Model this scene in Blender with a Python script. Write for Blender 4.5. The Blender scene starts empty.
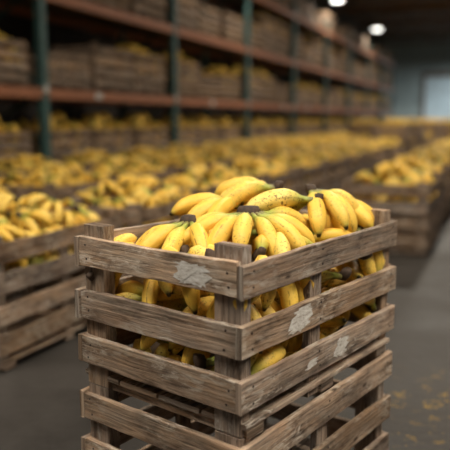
import bpy, math, random
import numpy as np
from mathutils import Vector, Matrix, Euler

rng = random.Random(7)
nrg = np.random.RandomState(7)
D = 0.32
CAMH = 1.216
scene = bpy.context.scene
scene.view_settings.view_transform='Standard'
COL = scene.collection

# ------------------------------------------------------------------ helpers
class MB:
    def __init__(s):
        s.v=[]; s.f=[]; s.uv=[]; s.col=[]; s.mi=[]; s.sm=[]
    def add(s, verts, faces, uvs, cols, mi=0, smooth=False):
        o=len(s.v); s.v.extend(verts)
        for f,u,c in zip(faces,uvs,cols):
            s.f.append([i+o for i in f]); s.uv.append(u); s.col.append(c)
            s.mi.append(mi); s.sm.append(smooth)
    def mesh(s,name,mats):
        me=bpy.data.meshes.new(name)
        me.from_pydata([tuple(p) for p in s.v],[],s.f)
        uvl=me.uv_layers.new(name="UVMap")
        fl=[c for u in s.uv for p in u for c in p]
        uvl.data.foreach_set("uv",fl)
        ca=me.color_attributes.new(name="Col",type='FLOAT_COLOR',domain='CORNER')
        fc=[c for q in s.col for p in q for c in p]
        ca.data.foreach_set("color",fc)
        me.polygons.foreach_set("material_index",s.mi)
        me.polygons.foreach_set("use_smooth",s.sm)
        for m in mats: me.materials.append(m)
        me.update()
        return me

def obj(name, me, loc=(0,0,0), rotz=0, parent=None):
    o=bpy.data.objects.new(name,me); COL.objects.link(o)
    o.location=loc; o.rotation_euler=(0,0,rotz)
    if parent: o.parent=parent
    return o

def beam(b,c,ax,wd,L,w,th,segs=1,jit=0.0,mi=0,bev=0.002,r=rng,val=None):
    c=Vector(c); ax=Vector(ax).normalized(); wd=Vector(wd).normalized(); td=ax.cross(wd)
    hw,ht=w/2,th/2
    prof=[(-hw+bev,-ht),(hw-bev,-ht),(hw,-ht+bev),(hw,ht-bev),(hw-bev,ht),(-hw+bev,ht),(-hw,ht-bev),(-hw,-ht+bev)]
    n=8; per=[0]
    for i in range(n):
        a=prof[i]; d=prof[(i+1)%n]; per.append(per[-1]+math.hypot(a[0]-d[0],a[1]-d[1]))
    uo,vo=r.uniform(0,50),r.uniform(0,50); tint=(r.random() if val is None else val,r.random(),r.random(),1)
    ph=[r.uniform(0,6.28) for _ in range(4)]
    verts=[];faces=[];uvs=[];cols=[]
    for k in range(segs+1):
        x=-L/2+L*k/segs
        d1=jit*(math.sin(x*11+ph[0])+0.5*math.sin(x*37+ph[1])+r.uniform(-.5,.5)*0.8)
        d2=jit*(math.sin(x*9+ph[2])+0.5*math.sin(x*43+ph[3])+r.uniform(-.5,.5)*0.8)
        xe=x
        for (pw,pt) in prof:
            q=pw+(d1 if pw>0 else d2)
            if k in (0,segs): xe=x+r.uniform(-1,1)*jit
            verts.append(c+ax*xe+wd*q+td*pt)
    for k in range(segs):
        for i in range(n):
            j=(i+1)%n
            faces.append([k*n+i,k*n+j,(k+1)*n+j,(k+1)*n+i])
            x0=L*k/segs+uo; x1=L*(k+1)/segs+uo
            uvs.append([(x0,per[i]+vo),(x0,per[i+1]+vo),(x1,per[i+1]+vo),(x1,per[i]+vo)])
            cols.append([tint]*4)
    faces.append(list(range(n))[::-1]); uvs.append([(prof[i][0]*.15+uo,prof[i][1]+vo) for i in range(n)][::-1]); cols.append([tint]*n)
    faces.append([segs*n+i for i in range(n)]); uvs.append([(prof[i][0]*.15+uo,prof[i][1]+vo) for i in range(n)]); cols.append([tint]*n)
    b.add(verts,faces,uvs,cols,mi)

def cyl(b,c,ax,r0,r1,L,n=10,mi=0,smooth=True):
    c=Vector(c); ax=Vector(ax).normalized(); a=ax.orthogonal().normalized(); e=ax.cross(a)
    vs=[]
    for k,(rr,z) in enumerate(((r0,-L/2),(r1,L/2))):
        for i in range(n):
            t=2*math.pi*i/n; vs.append(c+ax*z+a*rr*math.cos(t)+e*rr*math.sin(t))
    fs=[[i,(i+1)%n,n+(i+1)%n,n+i] for i in range(n)]+[list(range(n))[::-1],[n+i for i in range(n)]]
    b.add(vs,fs,[[(0,0)]*len(f) for f in fs],[[(1,1,1,1)]*len(f) for f in fs],mi,False)

# ------------------------------------------------------------------ materials
def newmat(name):
    m=bpy.data.materials.new(name); m.use_nodes=True
    nt=m.node_tree; return m,nt,nt.nodes,nt.links,nt.nodes['Principled BSDF']

def ramp(N,stops):
    r=N.new('ShaderNodeValToRGB'); e=r.color_ramp.elements
    e[0].position=stops[0][0]; e[0].color=stops[0][1]+(1,)
    e[1].position=stops[-1][0]; e[1].color=stops[-1][1]+(1,)
    for p,c in stops[1:-1]:
        q=e.new(p); q.color=c+(1,)
    return r
def mixc(N,L,fac,a,b,mode='MIX'):
    m=N.new('ShaderNodeMix'); m.data_type='RGBA'; m.blend_type=mode
    for s,val in ((0,fac),(6,a),(7,b)):
        if hasattr(val,'is_linked') or hasattr(val,'links'): L.new(val,m.inputs[s])
        elif isinstance(val,(int,float)): m.inputs[s].default_value=val
        else: m.inputs[s].default_value=tuple(val)+(1,)
    return m.outputs[2]
def noise(N,L,vec,scale,detail=4,rough=.55,dist=0):
    n=N.new('ShaderNodeTexNoise'); n.inputs['Scale'].default_value=scale
    n.inputs['Detail'].default_value=detail; n.inputs['Roughness'].default_value=rough
    n.inputs['Distortion'].default_value=dist
    if vec is not None: L.new(vec,n.inputs['Vector'])
    return n.outputs['Fac']
def mapping(N,L,vec,sc):
    m=N.new('ShaderNodeMapping'); m.inputs['Scale'].default_value=sc; L.new(vec,m.inputs['Vector']); return m.outputs['Vector']
def maprange(N,L,v,a,b,c=0,d=1):
    m=N.new('ShaderNodeMapRange'); L.new(v,m.inputs[0])
    m.inputs[1].default_value=a; m.inputs[2].default_value=b; m.inputs[3].default_value=c; m.inputs[4].default_value=d
    return m.outputs[0]

def wood_mat(name,dark,mid,light,val=1.0):
    m,nt,N,L,B=newmat(name)
    uv=N.new('ShaderNodeUVMap'); uv.uv_map="UVMap"; uvo=uv.outputs[0]
    g=noise(N,L,mapping(N,L,uvo,(5,130,1)),1.0,6,.65,.6)
    g2=noise(N,L,mapping(N,L,uvo,(2.2,26,1)),1.0,4,.6,1.2)
    big=noise(N,L,mapping(N,L,uvo,(4,9,1)),1.0,5,.65,.3)
    r=ramp(N,[(.25,dark),(.5,mid),(.75,light)]); L.new(g2,r.inputs[0])
    fine=ramp(N,[(.37,(.20,.18,.16)),(.54,(1,1,1))]); L.new(g,fine.inputs[0])
    c=mixc(N,L,.82,r.outputs[0],fine.outputs[0],'MULTIPLY')
    stain=ramp(N,[(.36,(.26,.23,.21)),(.5,(1,1,1)),(.66,(1.5,1.45,1.38))]); L.new(big,stain.inputs[0])
    c=mixc(N,L,.95,c,stain.outputs[0],'MULTIPLY')
    w=noise(N,L,mapping(N,L,uvo,(7,20,1)),1.0,5,.7)
    c=mixc(N,L,maprange(N,L,w,.42,.72,0,.6),c,(.36,.29,.22))
    sc_=noise(N,L,mapping(N,L,uvo,(16,60,1)),1.0,6,.75,.8); sg=noise(N,L,mapping(N,L,uvo,(5,8,1)),1.0,2,.5)
    mm=N.new('ShaderNodeMath'); mm.operation='MULTIPLY'; L.new(maprange(N,L,sc_,.49,.61,0,.9),mm.inputs[0]); L.new(maprange(N,L,sg,.45,.60,0,1),mm.inputs[1])
    c=mixc(N,L,mm.outputs[0],c,(.58,.48,.37))
    gg=noise(N,L,mapping(N,L,uvo,(9,75,1)),1.0,5,.75,1.0)
    c=mixc(N,L,maprange(N,L,gg,.62,.69,0,.8),c,(.045,.027,.016))
    vo=N.new('ShaderNodeTexVoronoi'); vo.inputs['Scale'].default_value=1; L.new(mapping(N,L,uvo,(6,14,1)),vo.inputs['Vector'])
    c=mixc(N,L,maprange(N,L,vo.outputs['Distance'],.05,.12,.85,0),c,(.04,.02,.01))
    ca=N.new('ShaderNodeVertexColor'); ca.layer_name="Col"
    sp=N.new('ShaderNodeSeparateColor'); L.new(ca.outputs[0],sp.inputs[0])
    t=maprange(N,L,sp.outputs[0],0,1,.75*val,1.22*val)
    hs=N.new('ShaderNodeHueSaturation'); L.new(c,hs.inputs['Color']); L.new(t,hs.inputs['Value'])
    L.new(maprange(N,L,sp.outputs[1],0,1,.80,1.04),hs.inputs['Saturation'])
    L.new(hs.outputs[0],B.inputs['Base Color'])
    B.inputs['Roughness'].default_value=.85
    B.inputs['Specular IOR Level'].default_value=.2
    bp=N.new('ShaderNodeBump'); bp.inputs['Strength'].default_value=.8; bp.inputs['Distance'].default_value=.005
    L.new(g,bp.inputs['Height']); L.new(bp.outputs[0],B.inputs['Normal'])
    return m
M_WOOD=wood_mat("weathered_wood",(.16,.092,.05),(.37,.24,.148),(.54,.38,.25))
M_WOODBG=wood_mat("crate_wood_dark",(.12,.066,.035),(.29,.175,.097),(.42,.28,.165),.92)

def simple(name,col,rough=.6,metal=0,var=.25,scale=8):
    m,nt,N,L,B=newmat(name)
    tc=N.new('ShaderNodeTexCoord')
    n=noise(N,L,tc.outputs['Object'],scale,5,.6)
    r=ramp(N,[(.3,tuple(x*(1-var) for x in col)),(.7,tuple(min(1,x*(1+var)) for x in col))]); L.new(n,r.inputs[0])
    L.new(r.outputs[0],B.inputs['Base Color']); B.inputs['Roughness'].default_value=rough; B.inputs['Metallic'].default_value=metal
    return m
M_NAIL=simple("rusty_nail",(.05,.03,.022),.5,.6)
M_POST=simple("rack_teal_paint",(.026,.072,.064),.6)
M_BEAM=simple("rack_orange_paint",(.27,.095,.036),.65)
M_DECK=simple("rack_deck",(.10,.07,.05),.8)
M_TAG=simple("white_tag",(.5,.5,.46),.7)
M_WALL=simple("painted_wall",(.32,.38,.37),.85,0,.12,1.5)
M_WALLD=simple("brown_wall",(.05,.04,.033),.9,0,.2,1.5)
M_CEIL=simple("ceiling_sheet",(.13,.09,.064),.9,0,.3,1)
M_STEEL=simple("truss_steel",(.16,.10,.065),.7)
M_DOOR=simple("door_paint",(.62,.74,.78),.6,0,.1,2)

def banana_mat():
    m,nt,N,L,B=newmat("banana_peel")
    ca=N.new('ShaderNodeVertexColor'); ca.layer_name="Col"
    sp=N.new('ShaderNodeSeparateColor'); L.new(ca.outputs[0],sp.inputs[0])
    T,R,A=sp.outputs
    tc=N.new('ShaderNodeTexCoord'); ob=tc.outputs['Object']
    base=ramp(N,[(0,(.78,.45,.05)),(.5,(.84,.54,.085)),(1,(.88,.63,.15))]); L.new(R,base.inputs[0])
    n=noise(N,L,ob,22,4,.6)
    c=mixc(N,L,maprange(N,L,n,.35,.7,0,.4),base.outputs[0],(.66,.36,.035))
    c=mixc(N,L,maprange(N,L,T,.40,.14,0,.9),c,(.26,.32,.05))
    c=mixc(N,L,maprange(N,L,T,.09,.03,0,.8),c,(.13,.09,.03))
    c=mixc(N,L,maprange(N,L,T,.88,.94,0,.45),c,(.32,.33,.05))
    c=mixc(N,L,maprange(N,L,T,.935,.97,0,.97),c,(.02,.012,.007))
    n2=noise(N,L,ob,35,5,.7)
    ad=N.new('ShaderNodeMath'); ad.operation='MULTIPLY'; L.new(maprange(N,L,A,.72,1,0,1),ad.inputs[0]); L.new(maprange(N,L,n2,.48,.6,0,.85),ad.inputs[1])
    c=mixc(N,L,ad.outputs[0],c,(.13,.055,.01))
    n3=noise(N,L,ob,160,3,.6); n4=noise(N,L,ob,30,3,.5)
    s=N.new('ShaderNodeMath'); s.operation='MULTIPLY'; L.new(maprange(N,L,n3,.56,.61,0,1),s.inputs[0]); L.new(maprange(N,L,n4,.4,.57,0,1),s.inputs[1])
    s2=N.new('ShaderNodeMath'); s2.operation='MULTIPLY'; L.new(s.outputs[0],s2.inputs[0]); L.new(maprange(N,L,R,.3,.85,.15,1),s2.inputs[1])
    c=mixc(N,L,s2.outputs[0],c,(.11,.045,.01))
    n5=noise(N,L,ob,14,5,.75)
    c=mixc(N,L,maprange(N,L,n5,.67,.73,0,.7),c,(.15,.07,.015))
    L.new(c,B.inputs['Base Color'])
    B.inputs['Roughness'].default_value=.48
    B.inputs['Specular IOR Level'].default_value=.3
    return m
M_BAN=banana_mat()
M_CROWN=simple("banana_crown",(.055,.03,.014),.8,0,.5,60)

# ------------------------------------------------------------------ bananas
PX=[0,.09,.16,.25,.36,.5,.64,.77,.86,.92,.96,.985,1.0]
PR=[.36,.30,.35,.68,.94,1.0,.98,.9,.72,.46,.28,.22,.17]
def centerline(length,e0,curv,n):
    P=[(0.,0.)];E=[e0]
    for k in range(1,n+1):
        t=k/n
        w=.35+1.0*min(1,max(0,(t-.08)/.25))
        E.append(E[-1]-curv/n*w/1.13)
        e=(E[-1]+E[-2])/2
        P.append((P[-1][0]+length/n*math.cos(e),P[-1][1]+length/n*math.sin(e)))
    return P,E
def bunch_spec(n,spread,r,e0=.45,curv=1.45,size=1.0,fat=1.0,var=.12):
    out=[]
    for i in range(n):
        f=(i-(n-1)/2)/max(1,(n-1)/2) if n>1 else 0
        phi=f*spread/2+r.uniform(-.07,.07)
        out.append(dict(phi=phi,e0=e0+r.uniform(-var,var)+(var*.8 if i%2 else -var*.4),curv=curv+r.uniform(-.25,.25),
             len=.205*size*r.uniform(.9,1.08),rad=.0235*fat*size*r.uniform(.94,1.1),off=.009,lat=f*.006*n*.5,rnd=r.random(),rot=r.uniform(-.3,.3)))
    return out
def spheres(spec):
    C=[];R=[]
    for s in spec:
        P,E=centerline(s['len'],s['e0'],s['curv'],10)
        for k in (1,3,4,5,6,7,8,9,10):
            x=P[k][0]+s['off']; rr=s['rad']*np.interp(k/10,PX,PR)*.9
            C.append((x*math.cos(s['phi']),x*math.sin(s['phi'])+s['lat'],P[k][1])); R.append(max(rr,.006))
    C.append((0,0,.0)); R.append(.014)
    return np.array(C),np.array(R)
def add_bunch(b,spec,M,nr=20,ns=12,crown=True):
    for s in spec:
        P,E=centerline(s['len'],s['e0'],s['curv'],nr)
        cp,spn=math.cos(s['phi']),math.sin(s['phi'])
        verts=[]
        for k in range(nr+1):
            t=k/nr; x=P[k][0]+s['off']; z=P[k][1]; e=E[k]
            cen=Vector((x*cp,x*spn+s['lat'],z)); Sd=Vector((-spn,cp,0)); Nn=Vector((-math.sin(e)*cp,-math.sin(e)*spn,math.cos(e)))
            rr=s['rad']*np.interp(t,PX,PR)
            for i in range(ns):
                a=2*math.pi*i/ns
                q=rr*(1+.065*math.cos(5*(a+s['rot'])))
                verts.append(M@(cen+Sd*q*math.cos(a)*.96+Nn*q*math.sin(a)))
        faces=[];cols=[];uvs=[]
        def cc(k,i):
            a=2*math.pi*i/ns+s['rot']
            return (k/nr,s['rnd'],.5+.5*math.cos(5*a),1)
        for k in range(nr):
            for i in range(ns):
                j=(i+1)%ns
                faces.append([k*ns+i,k*ns+j,(k+1)*ns+j,(k+1)*ns+i])
                cols.append([cc(k,i),cc(k,i+1),cc(k+1,i+1),cc(k+1,i)]); uvs.append([(0,0)]*4)
        faces.append([nr*ns+i for i in range(ns)]); cols.append([(1,.5,0,1)]*ns); uvs.append([(0,0)]*ns)
        b.add(verts,faces,uvs,cols,0,True)
    if crown:
        sy=.008+.006*len(spec)*.5
        vs=[];fs=[];nn=10
        rings=[(-.014,.5),(-.010,.9),(0,1.08),(.010,1.05),(.022,.85),(.024,.5)]
        for z,q in rings:
            for i in range(nn):
                a=2*math.pi*i/nn; w=1+.12*math.sin(3*a+len(spec))
                vs.append(M@Vector((-.004+(z*-.3)+.0165*q*math.cos(a)*w,sy*q*math.sin(a)*w,z)))
        for k in range(len(rings)-1):
            for i in range(nn):
                j=(i+1)%nn; fs.append([k*nn+i,k*nn+j,(k+1)*nn+j,(k+1)*nn+i])
        fs.append(list(range(nn))[::-1]); fs.append([(len(rings)-1)*nn+i for i in range(nn)])
        b.add(vs,fs,[[(0,0)]*len(f) for f in fs],[[(0,0,0,1)]*len(f) for f in fs],1,True)

class Packer:
    def __init__(s,L,W,floor,mar):
        s.L,s.W,s.floor,s.mar=L,W,floor,mar; s.C=np.zeros((0,3)); s.R=np.zeros(0)
    def rest(s,C,R):
        z=np.max(s.floor+R-C[:,2])
        if len(s.R):
            d2=(C[:,None,0]-s.C[None,:,0])**2+(C[:,None,1]-s.C[None,:,1])**2
            RR=(R[:,None]+s.R[None,:]); h=RR**2-d2
            ok=h>0
            if ok.any():
                zz=np.where(ok,s.C[None,:,2]+np.sqrt(np.maximum(h,0))-C[:,None,2],-9)
                z=max(z,zz.max())
        return z
    def clampxy(s,C,R):
        lo=(C[:,:2]-R[:,None]).min(0); hi=(C[:,:2]+R[:,None]).max(0)
        return (s.mar-lo[0],s.L-s.mar-hi[0]),(s.mar-lo[1],s.W-s.mar-hi[1])
    def commit(s,C,R):
        s.C=np.vstack([s.C,C]); s.R=np.concatenate([s.R,R])
def rotm(yaw,pitch,roll):
    return (Matrix.Rotation(yaw,4,'Z')@Matrix.Rotation(pitch,4,'Y')@Matrix.Rotation(roll,4,'X'))
def xf(M,C):
    A=np.array(M.to_3x3()); return C@A.T+np.array(M.translation)

def fill(pk,count,hmax,r,ncand=24,sizes=(2,3,4,5),wild=.5,shrink=.88,flip=.25,e0=(.1,.5)):
    res=[]; fails=0
    while len(res)<count and fails<12:
        n=r.choice(sizes)
        spec=bunch_spec(n,.36*n,r,e0=r.uniform(*e0))
        C0,R0=spheres(spec); R0=R0*shrink
        best=None
        for _ in range(ncand):
            fl=math.pi if r.random()<flip else 0
            M=rotm(r.uniform(0,6.28),r.gauss(0,wild),fl+r.gauss(0,wild))
            C=xf(M,C0); (x0,x1),(y0,y1)=pk.clampxy(C,R0)
            if x0>x1 or y0>y1: continue
            x=r.uniform(x0,x1); y=r.uniform(y0,y1)
            if r.random()<.25: x=x0
            elif r.random()<.25: y=y0
            Cc=C+np.array([x,y,0]); z=pk.rest(Cc,R0); Cc[:,2]+=z
            hm=hmax(Cc[:,0],Cc[:,1])
            over=(Cc[:,2]+R0-hm).max()
            if over>0: continue
            sc=Cc[:,2].mean()
            if best is None or sc<best[0]: best=(sc,M.copy(),x,y,z,Cc)
        if best is None: fails+=1; continue
        fails=0
        _,M,x,y,z,Cc=best
        pk.commit(Cc,R0); T=Matrix.Translation((x,y,z))@M
        res.append((spec,T))
    return res

# ------------------------------------------------------------------ crates
SL=[(0,.081),(.146,.227),(.282,.363)]
def crate_mesh(name,L,W,H,slats,prot,mids,wood,segs=26,jit=.0012,r=rng,nails=True,postw=(.042,.082),pdown=.022):
    b=MB(); th=.018; X=Vector((1,0,0));Y=Vector((0,1,0));Z=Vector((0,0,1))
    for (a,c) in slats:
        for side in range(4):
            w=(c-a)*r.uniform(.95,1.04); z=-(a+c)/2+r.uniform(-.003,.003)
            tilt=r.uniform(-.007,.007)
            if side<2:
                y=th/2 if side==0 else W-th/2
                beam(b,(L/2,y,z),(1,0,tilt),(0,0,1),L+r.uniform(-.004,.010),w,th,segs,jit,0,r=r)
            else:
                x=th/2 if side==2 else L-th/2
                beam(b,(x,W/2,z),(0,1,tilt),(0,0,1),W-2*th-.002,w,th,segs,jit,0,r=r)
    pw,pd=postw; ph=H-pdown+prot
    zc=prot-ph/2
    for x in (th+pw/2,L-th-pw/2):
        for y in (th+pd/2,W-th-pd/2):
            pv=r.uniform(-.003,.003)
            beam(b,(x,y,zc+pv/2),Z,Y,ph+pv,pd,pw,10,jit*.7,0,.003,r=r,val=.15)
    for mx in mids:
        for y in (th+.012,W-th-.012):
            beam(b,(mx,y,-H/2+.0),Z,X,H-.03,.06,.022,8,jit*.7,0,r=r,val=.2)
    nb=max(4,int(W/.12))
    for i in range(nb):
        y=(i+.5)*W/nb
        beam(b,(L/2,y,-H+.05),X,Y,L-2*th-.004,W/nb*.95,.014,6,jit,0,r=r)
    for x in (.05+th,L/2,L-.05-th):
        beam(b,(x,W/2,-H+.027),Y,X,W-.02,.07,.03,6,jit,0,r=r)
    if nails:
        for (a,c) in slats:
            for zz in (a+(c-a)*.25,a+(c-a)*.75):
                for mx in [th+pw/2]+list(mids)+[L-th-pw/2]:
                    for y,s in ((-.0003,-1),(W+.0003,1)):
                        cyl(b,(mx+r.uniform(-.006,.006),y,-zz+r.uniform(-.005,.005)),(0,s,0),.0032,.0032,.0016,8,1)
                for my in (th+.03,W-th-.03):
                    for x,s in ((-.0003,-1),(L+.0003,1)):
                        cyl(b,(x,my+r.uniform(-.008,.008),-zz+r.uniform(-.005,.005)),(s,0,0),.0032,.0032,.0016,8,1)
    return b.mesh(name,[wood,M_NAIL])

CL,CW,CH=2.613*D,1.832*D,.448
P0=(.1255*D,4.427*D)
TH=math.radians(51.7)
ztop=CAMH-D
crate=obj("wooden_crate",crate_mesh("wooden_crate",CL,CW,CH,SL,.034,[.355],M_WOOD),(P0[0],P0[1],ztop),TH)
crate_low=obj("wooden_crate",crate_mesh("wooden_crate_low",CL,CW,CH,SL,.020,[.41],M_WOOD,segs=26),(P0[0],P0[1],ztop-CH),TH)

def patch_mat():
    m,nt,N,L,B=newmat("torn_paper_label")
    tc=N.new('ShaderNodeTexCoord'); n=noise(N,L,mapping(N,L,tc.outputs['Object'],(35,35,120)),1,6,.75)
    r=ramp(N,[(.34,(.26,.19,.13)),(.45,(.55,.49,.41)),(.66,(.80,.76,.69))]); L.new(n,r.inputs[0])
    L.new(r.outputs[0],B.inputs['Base Color']); B.inputs['Roughness'].default_value=.85
    return m
M_PATCH=patch_mat()
def patch(face,u,z,w,h,r,skew=0):
    n=40; vs=[]
    for i in range(n):
        a=2*math.pi*i/n
        cx=math.copysign(abs(math.cos(a))**.55,math.cos(a))*w/2*r.uniform(.5,1.08)
        cz=math.copysign(abs(math.sin(a))**.55,math.sin(a))*h/2*r.uniform(.75,1.05)
        cx+=skew*cz
        for off in (-.0004,-.0012):
            vs.append(Vector((u+cx,off,z+cz)) if face=='y' else Vector((off,u+cx,z+cz)))
    fs=[[2*i,2*((i+1)%n),2*((i+1)%n)+1,2*i+1] for i in range(n)]+[[2*i+1 for i in range(n)],[2*i for i in range(n)][::-1]]
    b=MB(); b.add(vs,fs,[[(0,0)]*len(f) for f in fs],[[(1,1,1,1)]*len(f) for f in fs])
    o=obj("torn_label",b.mesh("torn_label",[M_PATCH]),(0,0,0),0,crate)
pr=random.Random(3)
patch('x',.155,-.043,.125,.058,pr)
patch('y',.25,-.187,.115,.068,pr,.6)
patch('y',.475,-.322,.085,.054,pr,.3)
patch('y',.31,-.325,.06,.025,pr,.8)

# ---- foreground bananas
fr=random.Random(21)
pk=Packer(CL,CW,-.385,.021)
def hmaxF(x,y):
    ex=1-np.abs(2*x/CL-1)**4; ey=1-np.abs(2*y/CW-1)**4
    return -.035+.06*np.clip(ex,0,1)*np.clip(ey,0,1)
items=fill(pk,95,hmaxF,fr,ncand=40,wild=.4)
items+=fill(pk,60,hmaxF,fr,ncand=50,sizes=(1,1,2),wild=.9)
print("filled",len(items))
b=MB()
for spec,T in items: add_bunch(b,spec,T)
pile=obj("banana_pile",b.mesh("banana_pile",[M_BAN,M_CROWN]),(P0[0],P0[1],ztop),TH)

fr=random.Random(4)
def hero(x,y,yaw_world,n,spread,zmax,pitch=0,roll=0,e0=.35,curv=1.3,size=1.08,rnd=None,var=.12):
    spec=bunch_spec(n,spread,fr,e0=e0,curv=curv,size=size,fat=1.1,var=var)
    if rnd is not None:
        for s in spec: s['rnd']=min(1,max(0,rnd+fr.uniform(-.2,.15)))
    C0,R0=spheres(spec); R0=R0*.85
    M=rotm(math.radians(yaw_world)-TH,pitch,roll)
    C=xf(M,C0)+np.array([x,y,0])
    zr=pk.rest(C,R0)
    z=min(zr,zmax); C[:,2]+=z; pk.commit(C,R0)
    b=MB(); add_bunch(b,spec,rotm(0,0,0)@M,24,15)
    o=obj("banana_bunch",b.mesh("banana_bunch",[M_BAN,M_CROWN]))
    loc=Matrix.Rotation(TH,4,'Z')@Vector((x,y,z))
    o.location=(P0[0]+loc.x,P0[1]+loc.y,ztop+loc.z); o.rotation_euler=(0,0,TH)
    print("hero",round(x,3),round(y,3),round(zr,3),round(z,3))
hero(.52,.41,205,4,1.3,.05,rnd=.3,e0=.1,curv=1.0)
hero(.70,.40,200,4,1.3,.08,rnd=.4,e0=.1,curv=1.0)
hero(.72,.20,-60,4,1.5,.045,rnd=.4,e0=.0,curv=1.2,size=.95)
hero(.235,.37,-105,5,2.2,.028,rnd=.45,e0=-.22,curv=.8,var=.08,size=.97)    # A
hero(.62,.33,176,4,1.0,.10,rnd=.7,e0=.1,curv=1.0)  # E
hero(.335,.228,-82,8,3.9,.055,rnd=.45,e0=-.18,curv=.8,var=.10,size=.97)    # B
hero(.54,.135,168,3,.9,.08,roll=.25,rnd=1.0,e0=.05,curv=.9) # D
hero(.635,.20,-32,5,2.0,.095,rnd=.55,e0=-.15,curv=1.1,var=.10,size=1.0)  # C

# ------------------------------------------------------------------ background crates
br=random.Random(5)
BL,BW,BH=1.10,.80,.64
BS=[(0,.10),(.15,.25),(.30,.40),(.45,.55)]
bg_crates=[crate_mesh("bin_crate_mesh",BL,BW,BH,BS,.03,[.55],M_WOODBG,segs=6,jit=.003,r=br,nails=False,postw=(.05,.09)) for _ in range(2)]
bg_heaps=[]
for v in range(3):
    p2=Packer(BL,BW,-.26,.022)
    def hm(x,y):
        ex=1-np.abs(2*x/BL-1)**3; ey=1-np.abs(2*y/BW-1)**3
        return -.01+.18*np.clip(ex,0,1)*np.clip(ey,0,1)
    it=fill(p2,72,hm,br,ncand=14,sizes=(3,4,5,6),wild=.3,flip=.1,e0=(-.05,.3))
    print('bg',len(it))
    bb=MB()
    for spec,T in it: add_bunch(bb,spec,T,10,7)
    bg_heaps.append(bb.mesh("banana_heap_mesh",[M_BAN,M_CROWN]))
S=Vector((.386,.9225,0)).normalized(); Tt=Vector((S.y,-S.x,0)); O=Vector((-2.42,9.0,0))
HR=math.atan2(S.y,S.x)
def H(s,t,z=0): return O+S*s+Tt*t+Vector((0,0,z))
def bgcrate(s,t,z=0,heap=True,sc=(1,1,1),hz=1):
    ds,dt=br.uniform(-.03,.03),br.uniform(-.03,.03); a=HR+br.uniform(-.02,.02)
    me=br.choice(bg_crates)
    loc=H(s+ds,t+dt,z+BH*sc[2])
    o=obj("wooden_crate",me,loc,a); o.scale=sc
    if heap:
        h=obj("banana_pile",br.choice(bg_heaps),loc,a); h.scale=(sc[0],sc[1],hz)
s=-5.02
while s<26:
    bgcrate(s,3.6); s+=1.30
for t0,s0 in ((2.2,-4.2),(.9,-3.0)):
    s=s0
    while s<26: bgcrate(s,t0); s+=1.36
for t0,s0 in ((5.16,-1.45),(6.5,1.4),(7.8,2.8),(9.1,4.0),(10.4,5)):
    s=s0
    while s<28: bgcrate(s,t0); s+=1.30
for t0,s0 in ((3.6,9),(5.16,10),(2.2,10),(6.5,10),(7.8,12)):
    s=s0
    while s<28:
        if br.random()<.5: bgcrate(s,t0,BH+.01,sc=(1,1,.7))
        s+=1.30

# ------------------------------------------------------------------ pallet rack
b=MB()
BAY=3.9
posts=[-7.8+BAY*i for i in range(11)]
def hb(c,ax,wd,L,w,th,mi,bev=.004):
    def w3(v): return S*v[0]+Tt*v[1]+Vector((0,0,v[2]))
    beam(b,O+w3(c),w3(ax),w3(wd),L,w,th,1,0,mi,bev)
for ps in posts:
    for pt in (-.06,-1.2):
        hb((ps,pt,2.3),(0,0,1),(1,0,0),4.6,.13,.10,0)
        hb((ps,pt,.01),(0,0,1),(1,0,0),.02,.2,.2,0)
    z=.3
    k=0
    while z<4.2:
        d=1 if k%2 else -1
        hb((ps,-.63,z+.35),(0,1,.6*d),(1,0,0),1.3,.04,.04,0); z+=.68; k+=1
    hb((ps,.0,1.63),(1,0,0),(0,0,1),.09,.09,.012,3)
LV=[1.57,2.87,4.2]
for i in range(len(posts)-1):
    c=(posts[i]+posts[i+1])/2
    for z in LV:
        for pt in (-.04,-1.2):
            hb((c,pt,z),(1,0,0),(0,0,1),BAY-.14,.14,.06,1)
        hb((c,-.63,z+.055),(1,0,0),(0,1,0),BAY-.16,1.08,.03,2)
    hb((c+br.uniform(-1,1),-.003,1.57),(1,0,0),(0,0,1),.16,.09,.01,3)
rack=obj("pallet_rack",b.mesh("pallet_rack",[M_POST,M_BEAM,M_DECK,M_TAG]))
for i in range(len(posts)-1):
    for k in range(3):
        s=posts[i]+.13+k*1.23
        bgcrate(s,-.12,0,heap=False,sc=(1,1,.78)); bgcrate(s,-.12,.51,sc=(1,1,.86),hz=1.7)
        h1=br.choice((.8,.9,1.1))
        bgcrate(s,-.12,1.645,heap=br.random()<.8,sc=(1,1,h1),hz=1.4)
        h2=br.choice((1.0,1.3,1.5))
        bgcrate(s,-.12,2.945,heap=br.random()<.5,sc=(1,1,h2))
        if br.random()<.7: bgcrate(s,-.12,4.275,heap=False,sc=(1,1,br.choice((.8,1.0))))

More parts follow.
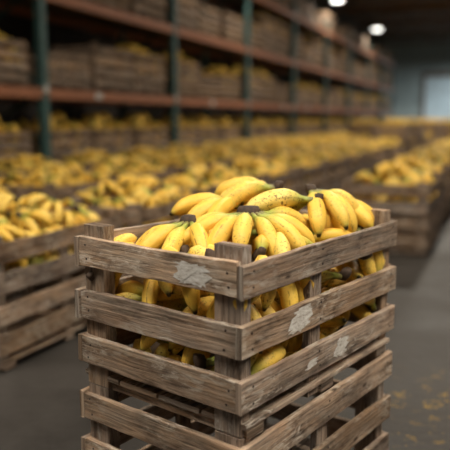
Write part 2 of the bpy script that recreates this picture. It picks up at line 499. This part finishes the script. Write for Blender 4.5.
# ------------------------------------------------------------------ room shell
def slab(name,s0,s1,t0,t1,z0,z1,mat):
    b=MB(); vs=[H(s,t,z) for z in (z0,z1) for s,t in ((s0,t0),(s1,t0),(s1,t1),(s0,t1))]
    fs=[[0,1,2,3],[7,6,5,4],[0,4,5,1],[1,5,6,2],[2,6,7,3],[3,7,4,0]]
    b.add(vs,fs,[[(0,0)]*4]*6,[[(1,1,1,1)]*4]*6)
    return obj(name,b.mesh(name,[mat]))
def floor_mat():
    m,nt,N,L,B=newmat("concrete_floor")
    g=N.new('ShaderNodeNewGeometry'); p=g.outputs['Position']
    n=noise(N,L,p,1.3,6,.6); n2=noise(N,L,p,18,5,.7)
    r=ramp(N,[(.3,(.021,.018,.015)),(.7,(.064,.055,.047))]); L.new(n,r.inputs[0])
    c=mixc(N,L,maprange(N,L,n2,.35,.7,0,.5),r.outputs[0],(.028,.024,.020))
    vm=N.new('ShaderNodeVectorMath'); vm.operation='DISTANCE'; L.new(p,vm.inputs[0]); vm.inputs[1].default_value=(.92,2.45,0)
    near=maprange(N,L,vm.outputs['Value'],.25,.7,1,0)
    n3=noise(N,L,p,10,8,.85)
    mu=N.new('ShaderNodeMath'); mu.operation='MULTIPLY'; L.new(near,mu.inputs[0]); L.new(maprange(N,L,n3,.555,.61,0,.8),mu.inputs[1])
    c=mixc(N,L,mu.outputs[0],c,(.36,.21,.015))
    L.new(c,B.inputs['Base Color'])
    B.inputs['Specular IOR Level'].default_value=.2
    L.new(maprange(N,L,n,.3,.7,.45,.75),B.inputs['Roughness'])
    bp=N.new('ShaderNodeBump'); bp.inputs['Strength'].default_value=.4; bp.inputs['Distance'].default_value=.01
    L.new(n2,bp.inputs['Height']); L.new(bp.outputs[0],B.inputs['Normal'])
    return m
ZC=7.0
slab("floor",-14,42,-2.6,16,-.2,0,floor_mat())
slab("ceiling",-9,42,-2.6,16,ZC,ZC+.1,M_CEIL)
slab("wall_left",-14,42,-2.8,-2.6,-.2,ZC+.1,M_WALLD)
slab("wall_back",42,42.2,-2.8,16,-.2,ZC+.1,M_WALL)
slab("wall_right",6,42,16,16.2,-.2,ZC+.1,M_WALL)
for i,t in enumerate((2.4,8.4)):
    b=MB()
    for k in range(16):
        beam(b,H(41.93,t,.15+k*.26),Tt,(0,0,1),3.6,.25,.06,1,0,0,.02)
    for q in (-1.9,1.9): beam(b,H(41.92,t+q,2.1),(0,0,1),Tt,4.3,.18,.12,1,0,1,.01)
    beam(b,H(41.9,t,4.4),Tt,(0,0,1),4.0,.3,.16,1,0,1,.01)
    obj("door_%d"%(i+1),b.mesh("door",[M_DOOR,M_STEEL]))
b=MB()
for i in range(10):
    s=-6+5*i
    beam(b,H(s,6.7,ZC-.1),Tt,(0,0,1),18.4,.16,.14,1,0,0,.005)
    beam(b,H(s,6.7,ZC-.7),Tt,(0,0,1),18.4,.12,.12,1,0,0,.005)
    for k in range(16):
        t=-2.0+k*1.15; d=1 if k%2 else -1
        beam(b,H(s,t+.5,ZC-.4),Tt*1.1+Vector((0,0,.55*d)),S,1.2,.07,.07,1,0,0,.004)
for t in (-1,3,7,11,15):
    beam(b,H(16,t,ZC-.08),S,Tt,50,.1,.12,1,0,0,.004)
obj("ceiling_truss",b.mesh("ceiling_truss",[M_STEEL]))

# ------------------------------------------------------------------ lamps
m,nt,N,L,B=newmat("lamp_glow"); B.inputs['Emission Color'].default_value=(1,.97,.9,1); B.inputs['Emission Strength'].default_value=9; B.inputs['Base Color'].default_value=(1,1,1,1)
M_GLOW=m; M_SHADE=simple("lamp_housing",(.25,.25,.25),.4,.5)
def lamp_mesh(z):
    lb=MB(); rod=ZC-z-.35
    cyl(lb,(0,0,.16),(0,0,1),.21,.09,.2,20,0); cyl(lb,(0,0,.32),(0,0,1),.07,.07,.14,12,0); cyl(lb,(0,0,.35+rod/2),(0,0,1),.012,.012,rod,6,0)
    cyl(lb,(0,0,.045),(0,0,1),.19,.19,.02,20,1)
    return lb.mesh("high_bay_lamp",[M_SHADE,M_GLOW])
LM={}
def lamp(s,t,power,size=.5,z=5.2,col=(1,.93,.82)):
    if z not in LM: LM[z]=lamp_mesh(z)
    o=obj("high_bay_lamp",LM[z],H(s,t,z))
    l=bpy.data.lights.new("bulb",'AREA'); l.shape='DISK'; l.size=size; l.energy=power; l.color=col
    lo=bpy.data.objects.new("bulb",l); COL.objects.link(lo); lo.parent=o; lo.location=(0,0,.02)
for s in (6.8,15.5,23.4):
    lamp(s,.3,90)
lamp(38,-1.7,90,z=2.6)
for s in (-2.0,6.8,15.5,23.4,36):  # unseen row added to light the rack fronts; far one brightens back wall
    lamp(s,5.0,{-2.0:210,36:700}.get(s,290),col=(1,.90,.75) if s<30 else (.9,.97,1))
for s in (6.8,15.5,23.4,36):
    lamp(s,10.5,135 if s<30 else 620,col=(1,.96,.92) if s<30 else (.93,.97,1))  # strong far lamp is unseen, added to brighten the back wall
pm=MB(); beam(pm,(0,0,.03),(1,0,0),(0,1,0),2.6,1.6,.05,1,0,0,.01); beam(pm,(0,0,0),(1,0,0),(0,1,0),2.5,1.5,.012,1,0,1,.002)
pme=pm.mesh("added_light_panel",[M_SHADE,M_GLOW])
def panel(x,y,z,power,col,tilt=(0,0,0)):  # unseen overhead panel, added as key light for the foreground crate
    o=obj("added_light_panel",pme,(x,y,z)); o.rotation_euler=tilt
    l=bpy.data.lights.new("panel",'AREA'); l.shape='RECTANGLE'; l.size=2.5; l.size_y=1.5; l.energy=power; l.color=col
    lo=bpy.data.objects.new("panel",l); COL.objects.link(lo); lo.parent=o; lo.location=(0,0,-.02)
panel(-1.8,1.0,4.0,52,(1,.95,.87))
panel(2.0,.4,4.0,100,(1,.91,.79))

w=bpy.data.worlds.new("World"); scene.world=w; w.use_nodes=True
w.node_tree.nodes['Background'].inputs[0].default_value=(1,.93,.86,1)
w.node_tree.nodes['Background'].inputs[1].default_value=.095

# ------------------------------------------------------------------ camera
cam=bpy.data.cameras.new("camera"); cam.lens=52; cam.sensor_width=36
co=bpy.data.objects.new("camera",cam); COL.objects.link(co)
co.location=(0,0,CAMH); co.rotation_euler=(math.radians(90-9.2),0,0)
cam.dof.use_dof=True; cam.dof.focus_distance=1.72; cam.dof.aperture_fstop=1.65
cam.clip_end=200
scene.camera=co
